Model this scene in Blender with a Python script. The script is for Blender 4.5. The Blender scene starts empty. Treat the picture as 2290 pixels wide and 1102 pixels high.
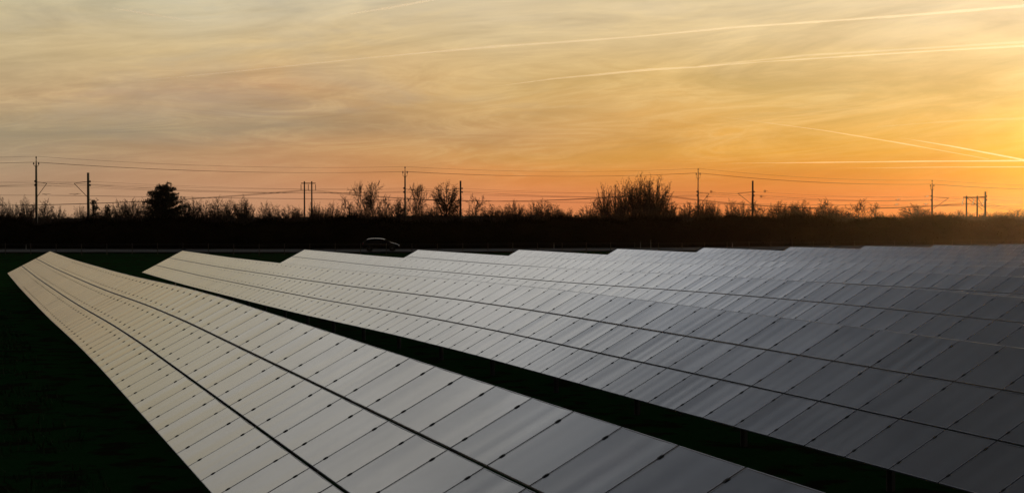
import bpy, bmesh, math, random
import numpy as np
from mathutils import Vector, Matrix

scene = bpy.context.scene
R = math.radians
random.seed(7)

# ------------------------------------------------------------------ camera
CZ = 3.85                       # eye height above the field
F_PX, W_PX, H_PX, HOR = 3200.0, 2290.0, 1102.0, 485.0
PITCH = math.atan((H_PX / 2 - HOR) / F_PX)
cam_d = bpy.data.cameras.new('camera')
cam = bpy.data.objects.new('camera', cam_d)
scene.collection.objects.link(cam)
cam_d.sensor_width = 36.0
cam_d.lens = 36.0 * F_PX / W_PX
cam_d.clip_start, cam_d.clip_end = 0.1, 40000.0
cam.location = (0, 0, CZ)
cam.rotation_euler = (R(90) - PITCH, 0, 0)
scene.camera = cam

# ------------------------------------------------------------------ sun and exposure
SUN_AZ, SUN_EL = R(21.3), R(3.4)          # to the right of the view axis, low
sun_dir = Vector((math.sin(SUN_AZ) * math.cos(SUN_EL), math.cos(SUN_AZ) * math.cos(SUN_EL), math.sin(SUN_EL)))
sun_d = bpy.data.lights.new('sun', 'SUN')
sun_d.energy = 2.0
sun_d.angle = R(0.5)
sun_d.color = (1.0, 0.74, 0.38)
sun = bpy.data.objects.new('sun', sun_d)
scene.collection.objects.link(sun)
sun.rotation_euler = (-sun_dir).to_track_quat('-Z', 'Y').to_euler()
sun.location = (40, 60, 60)
scene.view_settings.view_transform = 'Standard'
scene.view_settings.look = 'None'
scene.view_settings.exposure = 0.0
scene.view_settings.gamma = 1.0

# ------------------------------------------------------------------ sky
def lin(c, k=1.0):
    o = []
    for v in c:
        v = v / 255.0
        o.append((v / 12.92 if v <= 0.04045 else ((v + 0.055) / 1.055) ** 2.4) * k)
    return (*o, 1.0)

world = bpy.data.worlds.new('World')
scene.world = world
world.use_nodes = True
nt = world.node_tree
nt.nodes.clear()

class G:
    """tiny node helper"""
    def __init__(s, nt): s.nt = nt
    def n(s, t, **k):
        o = s.nt.nodes.new(t)
        for a, b in k.items(): setattr(o, a, b)
        return o
    def put(s, sock, v):
        if isinstance(v, bpy.types.NodeSocket): s.nt.links.new(v, sock)
        else: sock.default_value = v
    def m(s, op, a, b=0.0, c=0.0, clamp=False):
        o = s.n('ShaderNodeMath', operation=op); o.use_clamp = clamp
        s.put(o.inputs[0], a); s.put(o.inputs[1], b); s.put(o.inputs[2], c)
        return o.outputs[0]
    def rng(s, v, a, b, c=0.0, d=1.0, smooth=False):
        o = s.n('ShaderNodeMapRange')
        if smooth: o.interpolation_type = 'SMOOTHSTEP'
        s.put(o.inputs[0], v)
        for i, x in zip((1, 2, 3, 4), (a, b, c, d)): o.inputs[i].default_value = x
        return o.outputs[0]
    def mix(s, f, a, b, mode='MIX'):
        o = s.n('ShaderNodeMix', data_type='RGBA', blend_type=mode)
        s.put(o.inputs[0], f); s.put(o.inputs[6], a); s.put(o.inputs[7], b)
        return o.outputs[2]
    def comb(s, x, y, z):
        o = s.n('ShaderNodeCombineXYZ')
        for i, v in enumerate((x, y, z)): s.put(o.inputs[i], v)
        return o.outputs[0]
    def noise(s, vec, scale, detail=4, rough=0.55, dist=0.0):
        o = s.n('ShaderNodeTexNoise')
        s.put(o.inputs['Vector'], vec); o.inputs['Scale'].default_value = scale
        o.inputs['Detail'].default_value = detail; o.inputs['Roughness'].default_value = rough
        o.inputs['Distortion'].default_value = dist
        return o.outputs['Fac']
    def ramp(s, f, stops):
        o = s.n('ShaderNodeValToRGB'); cr = o.color_ramp
        while len(cr.elements) < len(stops): cr.elements.new(0.5)
        for e, (p, c) in zip(cr.elements, sorted(stops, key=lambda t: t[0])):
            e.position = p; e.color = c
        s.put(o.inputs[0], f)
        return o.outputs[0]

g = G(nt)
tc = g.n('ShaderNodeTexCoord')
sep = g.n('ShaderNodeSeparateXYZ')
nt.links.new(tc.outputs['Generated'], sep.inputs[0])
dx, dy, dz = sep.outputs
elev = g.m('MULTIPLY', g.m('ARCSINE', dz), 180 / math.pi)
azim = g.m('MULTIPLY', g.m('ARCTAN2', dx, dy), 180 / math.pi)
# slow wander of the colour bands so that they are not ruler straight
warp_v = g.comb(g.m('MULTIPLY', azim, 0.045), g.m('MULTIPLY', elev, 0.12), 3.1)
warp = g.m('SUBTRACT', g.noise(warp_v, 1.0, 3), 0.5)
elev_w = g.m('ADD', elev, g.m('MULTIPLY', g.m('MULTIPLY', warp, 5.0), g.rng(elev, 0.5, 5, 0.15, 1.0)))
fac = g.m('DIVIDE', elev_w, 45.0, clamp=True)
YE = [445, 400, 350, 300, 200, 100, 0]
EE = [math.degrees(math.atan((HOR - y) / F_PX)) for y in YE]
COLS = [
 (-19.0, [(176,143,114),(172,141,113),(162,139,112),(155,139,113),(186,156,118),(196,174,134),(196,188,158)]),
 (-9.7,  [(192,141,107),(190,138,100),(181,138,100),(160,138,110),(190,150,112),(210,180,130),(202,188,158)]),
 (0.0,   [(212,131,86),(210,133,73),(200,144,80),(190,144,94),(206,168,108),(206,182,140),(222,200,160)]),
 (9.8,   [(208,116,64),(214,132,56),(220,154,58),(220,162,76),(208,172,108),(216,186,134),(226,204,162)]),
 (16.6,  [(206,108,54),(216,136,48),(222,156,56),(228,172,78),(218,178,108),(230,196,138),(238,212,168)]),
 (20.5,  [(206,124,30),(228,164,28),(238,190,70),(238,192,86),(234,194,118),(244,212,150),(248,218,174)]),
]
HIGH = [(10.5, (222,210,182), 1.0), (13, (231,225,212), 1.0), (16, (236,234,229), 1.0), (18.5, (236,232,226), 1.0),
        (21, (222,223,223), 1.0), (24, (170,175,184), 1.0), (28, (118,124,135), 1.0), (34, (95,99,107), 1.0), (45, (66,69,75), 1.0)]
col = None
prev = None
for az, cols in COLS:
    stops = [(e / 45.0, lin(c)) for e, c in zip(EE, cols)] + [(min(e / 45.0, 1.0), lin(c, k)) for e, c, k in HIGH]
    c = g.ramp(fac, stops)
    if col is None: col = c
    else: col = g.mix(g.rng(azim, prev, az, smooth=False), col, c)
    prev = az
# thin streaky cirrus lying nearly level, sinking gently away from the sun
lean = g.m('ADD', elev, g.m('MULTIPLY', azim, -0.085))
sv1 = g.comb(g.m('MULTIPLY', azim, 0.085), g.m('MULTIPLY', lean, 0.52), 1.7)
sv2 = g.comb(g.m('MULTIPLY', azim, 0.20), g.m('MULTIPLY', lean, 1.5), 5.2)
sv3 = g.comb(g.m('MULTIPLY', azim, 0.10), g.m('MULTIPLY', elev, 0.5), 9.4)
s1 = g.rng(g.noise(sv1, 1.0, 7, 0.60, 1.6), 0.36, 0.66, -1, 1)
s2 = g.rng(g.noise(sv2, 1.0, 6, 0.62, 1.3), 0.34, 0.72, -1, 1)
s3 = g.rng(g.noise(sv3, 1.0, 5, 0.6, 0.6), 0.3, 0.7, -1, 1)
st = g.m('ADD', g.m('MULTIPLY', s1, 0.085), g.m('ADD', g.m('MULTIPLY', s2, 0.055), g.m('MULTIPLY', s3, 0.05)))
st = g.m('MULTIPLY', g.m('MULTIPLY', st, g.rng(elev, 0.2, 4.0, 0.35, 1.0)), g.rng(elev, 9.0, 15.0, 1.0, 2.1))
col = g.mix(1.0, col, g.comb(g.m('ADD', st, 1.0), g.m('ADD', g.m('MULTIPLY', st, 1.05), 1.0), g.m('ADD', g.m('MULTIPLY', st, 1.15), 1.0)), 'MULTIPLY')
wn = g.noise(g.comb(g.m('MULTIPLY', azim, 0.13), g.m('MULTIPLY', g.m('ADD', elev, g.m('MULTIPLY', azim, -0.06)), 0.95), 12.3), 1.0, 8, 0.62, 2.2)
rid = g.m('POWER', g.m('SUBTRACT', 1.0, g.m('ABSOLUTE', g.m('MULTIPLY', g.m('SUBTRACT', wn, 0.5), 5.0)), clamp=True), 2.0)
rid = g.m('MULTIPLY', g.m('MULTIPLY', rid, g.rng(s1, -0.8, 0.8, 0.25, 1.0)), g.m('MULTIPLY', g.rng(elev, 0.8, 3.5, 0.1, 1.0), g.rng(elev, 9.0, 14.0, 1.0, 0.3)))
col = g.mix(g.m('MULTIPLY', rid, g.rng(azim, -15.0, 18.0, 0.15, 0.26)), col, lin((252, 222, 160)))
grey = g.m('MULTIPLY', g.rng(s3, -0.1, -0.9, 0.0, 0.20), g.rng(azim, -4.0, 14.0, 1.0, 0.15))
col = g.mix(g.m('MULTIPLY', grey, g.rng(elev, 1.5, 4.0, 0.0, 1.0)), col, lin((168, 164, 156)))
# brighter veil towards the azimuth of the sun, high up
veil = g.m('ADD', 1.0, g.m('MULTIPLY', g.m('MULTIPLY', g.rng(elev, 12.0, 19.0, 0.0, 1.0), g.rng(elev, 26.0, 32.0, 1.0, 0.0)), g.rng(azim, -17.0, -6.0, -0.10, 0.60)))
vs_ = g.n('ShaderNodeVectorMath', operation='SCALE'); nt.links.new(col, vs_.inputs[0]); nt.links.new(veil, vs_.inputs['Scale'])
col = vs_.outputs[0]
# glow of the veiled sun, sitting just outside the right edge
da = g.m('SUBTRACT', azim, math.degrees(SUN_AZ)); de = g.m('SUBTRACT', elev, math.degrees(SUN_EL))
r2 = g.m('ADD', g.m('MULTIPLY', da, da), g.m('MULTIPLY', g.m('MULTIPLY', de, de), 1.3))
glow = g.m('ADD', g.m('MULTIPLY', g.m('EXPONENT', g.m('MULTIPLY', r2, -0.9)), 0.75), g.m('MULTIPLY', g.m('EXPONENT', g.m('MULTIPLY', r2, -0.35)), 0.10))
gl = g.n('ShaderNodeVectorMath', operation='SCALE'); gl.inputs[0].default_value = (1.0, 0.75, 0.26)
nt.links.new(glow, gl.inputs['Scale'])
col = g.mix(1.0, col, gl.outputs[0], 'ADD')
# the eastern half of the sky is already dusky
aaz = g.m('ABSOLUTE', azim)
dusk = g.rng(aaz, 50.0, 120.0, 1.0, 0.10, smooth=True)
high = g.m('MULTIPLY', g.rng(elev, 40.0, 80.0, 1.0, 0.6), g.rng(elev, 11.0, 18.0, 1.0, 1.25))
sc_ = g.n('ShaderNodeVectorMath', operation='SCALE')
nt.links.new(col, sc_.inputs[0]); nt.links.new(g.m('MULTIPLY', dusk, high), sc_.inputs['Scale'])
sky = g.n('ShaderNodeTexSky', sky_type='NISHITA')
sky.sun_disc = False
sky.sun_elevation = SUN_EL
sky.sun_rotation = SUN_AZ
bg1 = g.n('ShaderNodeBackground'); bg1.inputs['Strength'].default_value = 1.0
nt.links.new(sc_.outputs[0], bg1.inputs['Color'])
bg2 = g.n('ShaderNodeBackground'); bg2.inputs['Strength'].default_value = 0.003
nt.links.new(sky.outputs[0], bg2.inputs['Color'])
add = g.n('ShaderNodeAddShader')
nt.links.new(bg1.outputs[0], add.inputs[0]); nt.links.new(bg2.outputs[0], add.inputs[1])
wo = g.n('ShaderNodeOutputWorld')
nt.links.new(add.outputs[0], wo.inputs['Surface'])

# ------------------------------------------------------------------ materials
def mat(name, base=(0.1, 0.1, 0.1), rough=0.8, metal=0.0, ior=1.5, spec=None, noise=None, bump=None):
    m = bpy.data.materials.new(name); m.use_nodes = True
    t = m.node_tree; b = t.nodes['Principled BSDF']
    b.inputs['Base Color'].default_value = (*base, 1)
    b.inputs['Roughness'].default_value = rough
    b.inputs['Metallic'].default_value = metal
    b.inputs['IOR'].default_value = ior
    if spec is not None: b.inputs['Specular IOR Level'].default_value = spec
    h = G(t)
    if noise:
        c2, scale, lo, hi = noise
        tcn = h.n('ShaderNodeTexCoord')
        f = h.rng(h.noise(tcn.outputs['Object'], scale, 5), lo, hi)
        t.links.new(h.mix(f, (*base, 1), (*c2, 1)), b.inputs['Base Color'])
    if bump:
        tcn = h.n('ShaderNodeTexCoord')
        bp = h.n('ShaderNodeBump'); bp.inputs['Strength'].default_value = bump[1]; bp.inputs['Distance'].default_value = bump[2]
        t.links.new(h.noise(tcn.outputs['Object'], bump[0], 4), bp.inputs['Height'])
        t.links.new(bp.outputs[0], b.inputs['Normal'])
    return m

def glass_panel_material():
    m = bpy.data.materials.new('panel_glass'); m.use_nodes = True
    t = m.node_tree; b = t.nodes['Principled BSDF']; h = G(t)
    tcn = h.n('ShaderNodeTexCoord'); oi = h.n('ShaderNodeObjectInfo')
    geo = h.n('ShaderNodeNewGeometry')
    # thin dust and dried rain marks on the glass, cell field below it
    dust = h.rng(h.noise(geo.outputs['Position'], 1.1, 6, 0.65), 0.35, 0.75)
    streak = h.rng(h.noise(geo.outputs['Position'], 9.0, 5, 0.7), 0.35, 0.8)
    base = h.mix(h.m('MULTIPLY', dust, 0.5), (0.010, 0.011, 0.017, 1), (0.024, 0.024, 0.026, 1))
    t.links.new(base, b.inputs['Base Color'])
    t.links.new(h.m('ADD', 0.13, h.m('ADD', h.m('MULTIPLY', dust, 0.05), h.m('MULTIPLY', streak, 0.04))), b.inputs['Roughness'])
    b.inputs['IOR'].default_value = 1.72
    return m

M = {
 'glass': glass_panel_material(),
 'back': mat('panel_back', (0.03, 0.03, 0.035), 0.6),
 'edge': mat('panel_edge', (0.17, 0.175, 0.21), 0.4, 0.6),
 'clamp': mat('clamp_black', (0.008, 0.008, 0.01), 0.7),
 'steel': mat('galvanised_steel', (0.10, 0.10, 0.105), 0.55, 0.5, noise=((0.05, 0.05, 0.055), 6, 0.35, 0.65)),
 'pole': mat('dark_pole', (0.020, 0.018, 0.016), 0.8, noise=((0.035, 0.03, 0.025), 3, 0.35, 0.65)),
 'wood_pole': mat('tarred_wood', (0.022, 0.016, 0.012), 0.85, noise=((0.035, 0.026, 0.02), 3, 0.35, 0.65)),
 'wire': mat('wire', (0.012, 0.012, 0.012), 0.6),
 'insul': mat('brown_porcelain', (0.05, 0.03, 0.02), 0.2),
 'glass_insul': mat('pale_glass_insulator', (0.6, 0.55, 0.45), 0.15),
 'bark': mat('bark', (0.010, 0.008, 0.006), 0.9, noise=((0.018, 0.014, 0.010), 5, 0.35, 0.65)),
 'twig': mat('twigs', (0.016, 0.011, 0.007), 0.9),
 'needle': mat('pine_needles', (0.010, 0.016, 0.006), 0.85),
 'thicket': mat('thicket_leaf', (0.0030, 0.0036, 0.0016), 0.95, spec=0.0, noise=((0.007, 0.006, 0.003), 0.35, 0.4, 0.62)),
 'wood_far': mat('far_wood', (0.008, 0.007, 0.004), 0.95, spec=0.05),
 'post': mat('fence_post_wood', (0.035, 0.028, 0.02), 0.9),
 'marker': mat('marker_post_plastic', (0.12, 0.11, 0.10), 0.6),
 'reflector': mat('reflector_band', (0.02, 0.02, 0.02), 0.4),
 'asphalt': mat('asphalt', (0.009, 0.0095, 0.0105), 0.9, spec=0.05, noise=((0.013, 0.0135, 0.015), 0.6, 0.35, 0.65)),
 'paint': mat('road_paint', (0.06, 0.06, 0.06), 0.9),
 'ballast': mat('ballast', (0.05, 0.045, 0.04), 0.95),
 'carpaint': mat('car_paint_dark', (0.004, 0.004, 0.005), 0.16, 0.0, ior=1.3),
 'carglass': mat('car_glass', (0.004, 0.005, 0.006), 0.05),
 'tyre': mat('tyre_rubber', (0.010, 0.010, 0.010), 0.85),
 'rim': mat('alloy_rim', (0.08, 0.08, 0.085), 0.35, 0.9),
 'trim': mat('black_trim', (0.010, 0.010, 0.010), 0.6),
 'lamp': mat('lamp_glass', (0.5, 0.5, 0.5), 0.08),
 'redlamp': mat('red_lamp', (0.22, 0.01, 0.01), 0.2),
 'render': mat('dark_roof', (0.02, 0.017, 0.016), 0.9),
}
def grass_material():
    m = bpy.data.materials.new('field_grass'); m.use_nodes = True
    t = m.node_tree; b = t.nodes['Principled BSDF']; h = G(t)
    geo = h.n('ShaderNodeNewGeometry')
    p = geo.outputs['Position']
    f1 = h.rng(h.noise(p, 1.3, 4, 0.6), 0.40, 0.50)
    f2 = h.rng(h.noise(p, 3.5, 6, 0.7), 0.35, 0.7)
    c = h.mix(f1, (0.0120, 0.0090, 0.0060, 1), (0.0080, 0.0340, 0.0090, 1))
    c = h.mix(h.m('MULTIPLY', f2, 0.55), c, (0.0060, 0.0210, 0.0060, 1))
    t.links.new(c, b.inputs['Base Color'])
    b.inputs['Roughness'].default_value = 0.95
    b.inputs['Specular IOR Level'].default_value = 0.0
    bp = h.n('ShaderNodeBump'); bp.inputs['Strength'].default_value = 0.8; bp.inputs['Distance'].default_value = 0.12
    t.links.new(h.noise(p, 9.0, 5, 0.7), bp.inputs['Height']); t.links.new(bp.outputs[0], b.inputs['Normal'])
    return m
M['grass'] = grass_material()

# ------------------------------------------------------------------ object helpers
COL = scene.collection
class MB:
    """collects vertices and faces, then links them as one mesh object"""
    def __init__(s): s.v = []; s.f = []; s.mi = []
    def add(s, vs, fs, mi=0):
        o = len(s.v); s.v.extend([tuple(v) for v in vs]); s.f.extend([tuple(i + o for i in f) for f in fs]); s.mi.extend([mi] * len(fs))
    def box(s, c, size, mi=0, rot=None, taper=1.0):
        hx, hy, hz = [d / 2 for d in size]
        vs = [Vector((x * hx * (taper if z > 0 else 1), y * hy * (taper if z > 0 else 1), z * hz)) for z in (-1, 1) for y in (-1, 1) for x in (-1, 1)]
        if rot is not None: vs = [rot @ v for v in vs]
        vs = [v + Vector(c) for v in vs]
        s.add(vs, [(0, 2, 3, 1), (4, 5, 7, 6), (0, 1, 5, 4), (2, 6, 7, 3), (0, 4, 6, 2), (1, 3, 7, 5)], mi)
    def tube(s, pts, rad, n=6, mi=0, cap=True):
        pts = [Vector(p) for p in pts]
        if not isinstance(rad, (list, tuple)): rad = [rad] * len(pts)
        vs = []; k = len(pts)
        for i, p in enumerate(pts):
            d = (pts[min(i + 1, k - 1)] - pts[max(i - 1, 0)]).normalized()
            u = d.cross(Vector((0, 0, 1))) if abs(d.z) < 0.95 else d.cross(Vector((1, 0, 0)))
            u.normalize(); w = d.cross(u)
            for j in range(n):
                a = 2 * math.pi * j / n
                vs.append(p + (u * math.cos(a) + w * math.sin(a)) * rad[i])
        fs = [(i * n + j, i * n + (j + 1) % n, (i + 1) * n + (j + 1) % n, (i + 1) * n + j) for i in range(k - 1) for j in range(n)]
        if cap: fs += [tuple(range(n - 1, -1, -1)), tuple((k - 1) * n + j for j in range(n))]
        s.add(vs, fs, mi)
    def ring(s, c, R0, r0, ax, n=14, m=5, mi=0):
        ax = Vector(ax).normalized(); u = ax.orthogonal().normalized(); w = ax.cross(u); vs = []
        for i in range(n):
            a = 2 * math.pi * i / n; d = u * math.cos(a) + w * math.sin(a)
            for j in range(m):
                b = 2 * math.pi * j / m
                vs.append(Vector(c) + d * (R0 + r0 * math.cos(b)) + ax * r0 * math.sin(b))
        s.add(vs, [(i * m + j, i * m + (j + 1) % m, ((i + 1) % n) * m + (j + 1) % m, ((i + 1) % n) * m + j) for i in range(n) for j in range(m)], mi)
    def mesh(s, name, mats, smooth=False):
        me = bpy.data.meshes.new(name)
        me.from_pydata(s.v, [], s.f)
        for m in (mats if isinstance(mats, (list, tuple)) else [mats]): me.materials.append(m)
        if any(s.mi): me.polygons.foreach_set('material_index', s.mi)
        if smooth: me.polygons.foreach_set('use_smooth', [True] * len(s.f))
        me.update()
        return me
    def build(s, name, mats, parent=None, smooth=False, loc=None):
        return link(name, s.mesh(name, mats, smooth), parent, loc)
def link(name, me, parent=None, loc=None):
    o = bpy.data.objects.new(name, me); COL.objects.link(o)
    if parent is not None: o.parent = parent
    if loc is not None: o.location = loc
    return o
def tag(o, label=None, cat=None, group=None, kind=None):
    if label: o['label'] = label
    if cat: o['category'] = cat
    if group: o['group'] = group
    if kind: o['kind'] = kind
    return o
def thing(name, loc=(0, 0, 0), label=None, cat=None, group=None, rz=0.0, scale=(1, 1, 1)):
    o = bpy.data.objects.new(name, None); COL.objects.link(o)
    o.empty_display_size = 0.3
    o.location = loc; o.rotation_euler = (0, 0, rz); o.scale = scale
    return tag(o, label, cat, group)

# ------------------------------------------------------------------ the lie of the land
AZ = R(20.99)                       # rows run away to the left of the view axis
CA, SA = math.cos(AZ), math.sin(AZ)
def world_xy(q, s): return (q * CA - s * SA, q * SA + s * CA)
def qs(x, y): return (x * CA + y * SA, -x * SA + y * CA)
Q1, D_ROW, TILT, H_T, W_P = 2.58, 8.0, R(27.8), 0.9724, 1.012
A_S = [-400, 8, 20, 30, 36, 41, 47, 54, 66, 75, 95, 140, 4000]
A_Z = [-3.11, -3.11, -3.08, -3.06, -3.10, -3.17, -3.26, -3.33, -3.42, -3.48, -3.52, -3.50, -3.5]
B_S = [-400, 30, 38, 43, 49, 55, 63, 70, 80, 95, 102, 140, 4000]
B_Z = [-3.12, -3.12, -3.17, -3.22, -3.32, -3.42, -3.55, -3.62, -3.68, -3.70, -3.76, -3.76, -3.76]
_sg = np.arange(-400, 4000, 1.0)
def smooth_prof(S, Z):
    z = np.interp(_sg, S, Z); k = np.array([1, 2, 3, 2, 1]) / 9.0
    return np.convolve(np.pad(z, 2, mode='edge'), k, 'valid')
PA, PB = smooth_prof(A_S, A_Z), smooth_prof(B_S, B_Z)
def base_z(s, i):
    t = min(max((i - 3) / 2.0, 0), 1)
    return CZ + (1 - t) * float(np.interp(s, _sg, PA)) + t * float(np.interp(s, _sg, PB))
ROAD = [(-420, 192), (-200, 181), (-63, 177), (-16, 177), (20, 185), (62, 204), (110, 236), (200, 300), (420, 460)]
def road_y(x): return float(np.interp(x, [p[0] for p in ROAD], [p[1] for p in ROAD]))
ROAD_Z = -0.30
def ground_z(x, y):
    q, s = qs(x, y)
    z = base_z(s, (q - Q1) / D_ROW + 1) - 0.72
    d = y - road_y(x)
    if d > -34:
        t = min((d + 34) / 22.0, 1.0); t = t * t * (3 - 2 * t)
        z = z * (1 - t) + (ROAD_Z - 0.15) * t
    z += 0.05 * math.sin(x * 0.31 + 1.3) * math.cos(y * 0.27) 
    return z

# ground: one sheet, fine near, coarse towards the horizon
def axis(lo, hi, step, far, ratio=1.35):
    a = list(np.arange(lo, hi + 0.01, step)); d = step
    while a[-1] < far: d *= ratio; a.append(a[-1] + d)
    d = step; b = []
    x = lo
    while x > -far if lo < 0 else x > -400: d *= ratio; x -= d; b.append(x)
    return b[::-1] + a
gx = axis(-110, 130, 2.5, 1100); gy = axis(-20, 270, 2.5, 1150)
gb = MB()
nx = len(gx)
gb.v = [(x, y, ground_z(x, y)) for y in gy for x in gx]
gb.f = [(j * nx + i, j * nx + i + 1, (j + 1) * nx + i + 1, (j + 1) * nx + i) for j in range(len(gy) - 1) for i in range(nx - 1)]
gb.mi = [0] * len(gb.f)
tag(gb.build('ground', M['grass'], smooth=True), kind='structure')

gr = MB(); gr_r = random.Random(21)
for _ in range(26000):
    s = 7 + 60 * gr_r.random() ** 1.7; q = 1.9 - 13 * gr_r.random() if gr_r.random() < 0.7 else gr_r.uniform(5.4, 10.2)
    x, y = world_xy(q, s); z = ground_z(x, y)
    if math.sin(x * 1.1 + 2 * math.sin(y * 0.7)) + math.sin(y * 1.3 + 1.0) + gr_r.gauss(0, 0.5) < -0.4: continue
    hh = gr_r.uniform(0.05, 0.20); a = gr_r.uniform(0, 3.14); w = 0.010 + 0.0004 * s
    dx_, dy_ = math.cos(a) * w, math.sin(a) * w; lx, ly = gr_r.gauss(0, 0.05), gr_r.gauss(0, 0.05)
    gr.add([(x - dx_, y - dy_, z - 0.02), (x + dx_, y + dy_, z - 0.02), (x + lx, y + ly, z + hh)], [(0, 1, 2)])
M['blade'] = mat('grass_blade', (0.012, 0.040, 0.010), 0.9, spec=0.05, noise=((0.022, 0.030, 0.010), 0.9, 0.4, 0.6))
tag(gr.build('grass', M['blade']), 'short dark grass tufts beside and between the nearest panel rows', 'grass', kind='stuff')

def ribbon(name, off0, off1, z, m, x0=-400, x1=400, step=6, thick=0.0):
    b = MB(); n = int((x1 - x0) / step)
    for i in range(n + 1):
        x = x0 + i * step
        b.v += [(x, road_y(x) + off0, z), (x, road_y(x) + off1, z)]
        if thick: b.v += [(x, road_y(x) + off1, z - thick), (x, road_y(x) + off0, z - thick)]
    k = 4 if thick else 2
    for i in range(n):
        a = i * k; c = a + k
        b.f.append((a, c, c + 1, a + 1))
        if thick:
            b.f += [(a + 1, c + 1, c + 2, a + 2), (a + 3, c + 3, c, a)]
    b.mi = [0] * len(b.f)
    return tag(b.build(name, m), kind='structure')
ribbon('road', -7.5, 7.5, ROAD_Z, M['asphalt'], thick=0.5)
def dashes(name, off, w, dash=None):
    b = MB(); x = -300.0
    while x < 300:
        L = dash or 12.0
        ps = [(x, road_y(x) + off), (x + L, road_y(x + L) + off)]
        b.add([(ps[0][0], ps[0][1] - w / 2, ROAD_Z + 0.004), (ps[1][0], ps[1][1] - w / 2, ROAD_Z + 0.004), (ps[1][0], ps[1][1] + w / 2, ROAD_Z + 0.004), (ps[0][0], ps[0][1] + w / 2, ROAD_Z + 0.004)], [(0, 1, 2, 3)])
        x += 12.0
    tag(b.build(name, M['paint']), kind='structure')
dashes('road_edge_line', -6.6, 0.2); dashes('road_edge_line', 6.6, 0.2); dashes('road_centre_line', 0, 0.15, 3.0)

# ------------------------------------------------------------------ solar panel rows
PH, PW = H_T - 0.038, W_P - 0.026
def panel_mesh(seed, PW):
    r = random.Random(seed); b = MB(); n = 10
    # the laminate sags a few millimetres between its clamps
    cx = r.uniform(0.0002, 0.0042); cy = r.uniform(-0.0016, 0.0022); tw = r.uniform(-0.0005, 0.0005)
    def zz(u, v): return -cx * (1 - (2 * u - 1) ** 2) * 1.2 - cy * (1 - (2 * v - 1) ** 2) + tw * (2 * u - 1) * (2 * v - 1)
    ny_ = 3; wav = [(r.uniform(0.0001, 0.0006), r.uniform(1.2, 3.2), r.uniform(0, 6.28), r.uniform(-1.2, 1.2)) for _ in range(3)]
    def wz(u, v): return sum(a * math.sin(6.283 * k * u + p + c * v) for a, k, p, c in wav) * math.sin(math.pi * u) ** 0.5 if 0 < u < 1 else 0.0
    top = [(-PW / 2 + PW * i / n, PH * j / ny_, 0.012 + zz(i / n, j / ny_) + wz(i / n, j / ny_)) for j in range(ny_ + 1) for i in range(n + 1)]
    b.add(top, [(j * (n + 1) + i, j * (n + 1) + i + 1, (j + 1) * (n + 1) + i + 1, (j + 1) * (n + 1) + i) for j in range(ny_) for i in range(n)], 0)
    e = 0.012; x0, x1, y0, y1 = -PW / 2 - 0.001, PW / 2 + 0.001, -0.001, PH + 0.001
    lo = [(x0, y0, -e), (x1, y0, -e), (x1, y1, -e), (x0, y1, -e)]; hi = [(x0, y0, e - 0.001), (x1, y0, e - 0.001), (x1, y1, e - 0.001), (x0, y1, e - 0.001)]
    b.add(lo + hi, [(3, 2, 1, 0)], 1)
    b.add(lo + hi, [(0, 1, 5, 4), (1, 2, 6, 5), (2, 3, 7, 6), (3, 0, 4, 7)], 2)
    # narrow bright edge of the laminate
    t = 0.007
    for (ax, ay, bx, by) in ((x0, y0, x1, y0 + t), (x0, y1 - t, x1, y1), (x0, y0 + t, x0 + t, y1 - t), (x1 - t, y0 + t, x1, y1 - t)):
        b.add([(ax, ay, 0.0135), (bx, ay, 0.0135), (bx, by, 0.0135), (ax, by, 0.0135)], [(0, 1, 2, 3)], 2)
    return b
NV = 14; W_P2 = 0.945
PANELS = [panel_mesh(100 + k, PW) for k in range(NV)] + [panel_mesh(200 + k, W_P2 - 0.026) for k in range(NV)]
PANEL_ME = [p.mesh('panel', [M['glass'], M['back'], M['edge']]) for p in PANELS]
for me in PANEL_ME:
    sm = [i < 30 for i in range(len(me.polygons))]
    me.polygons.foreach_set('use_smooth', sm)
def clamp_mb():
    b = MB()
    b.box((0, 0, 0.006), (0.018, 0.060, 0.014)); b.box((0, 0, 0.0145), (0.026, 0.045, 0.002)); b.tube([(0, 0, 0.016), (0, 0, 0.019)], 0.006, 6)
    return b
CLAMP = clamp_mb(); CLAMP_ME = CLAMP.mesh('clamp', M['clamp'])
def pt(i, s, t, n=0.0):
    """row i (1..), distance s along it, t up the slope, n off the face"""
    q0 = Q1 + (i - 1) * D_ROW
    c, sn = math.cos(TILT), math.sin(TILT)
    x, y = world_xy(q0 + t * c - n * sn, s)
    return Vector((x, y, base_z(s, i) + t * sn + n * c))
S_END = {1: 95, 2: 93, 3: 93, 4: 94, 5: 95, 6: 96, 7: 97, 8: 98, 9: 99, 10: 101, 11: 102}
ORD = ['first', 'second', 'third', 'fourth', 'fifth', 'sixth', 'seventh', 'eighth', 'ninth', 'tenth', 'eleventh']
rnd = random.Random(11)
def add_mb(dst, src, mtx):
    dst_o = len(dst.v)
    dst.v.extend([tuple(mtx @ Vector(v)) for v in src.v]); dst.f.extend([tuple(k + dst_o for k in f) for f in src.f]); dst.mi.extend(src.mi)
ROW_LABEL = {
 1: 'nearest long row of glass solar panels, filling the lower left up to the bottom edge',
 11: 'farthest row of solar panels, only its end corner showing at the right edge'}
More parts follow.
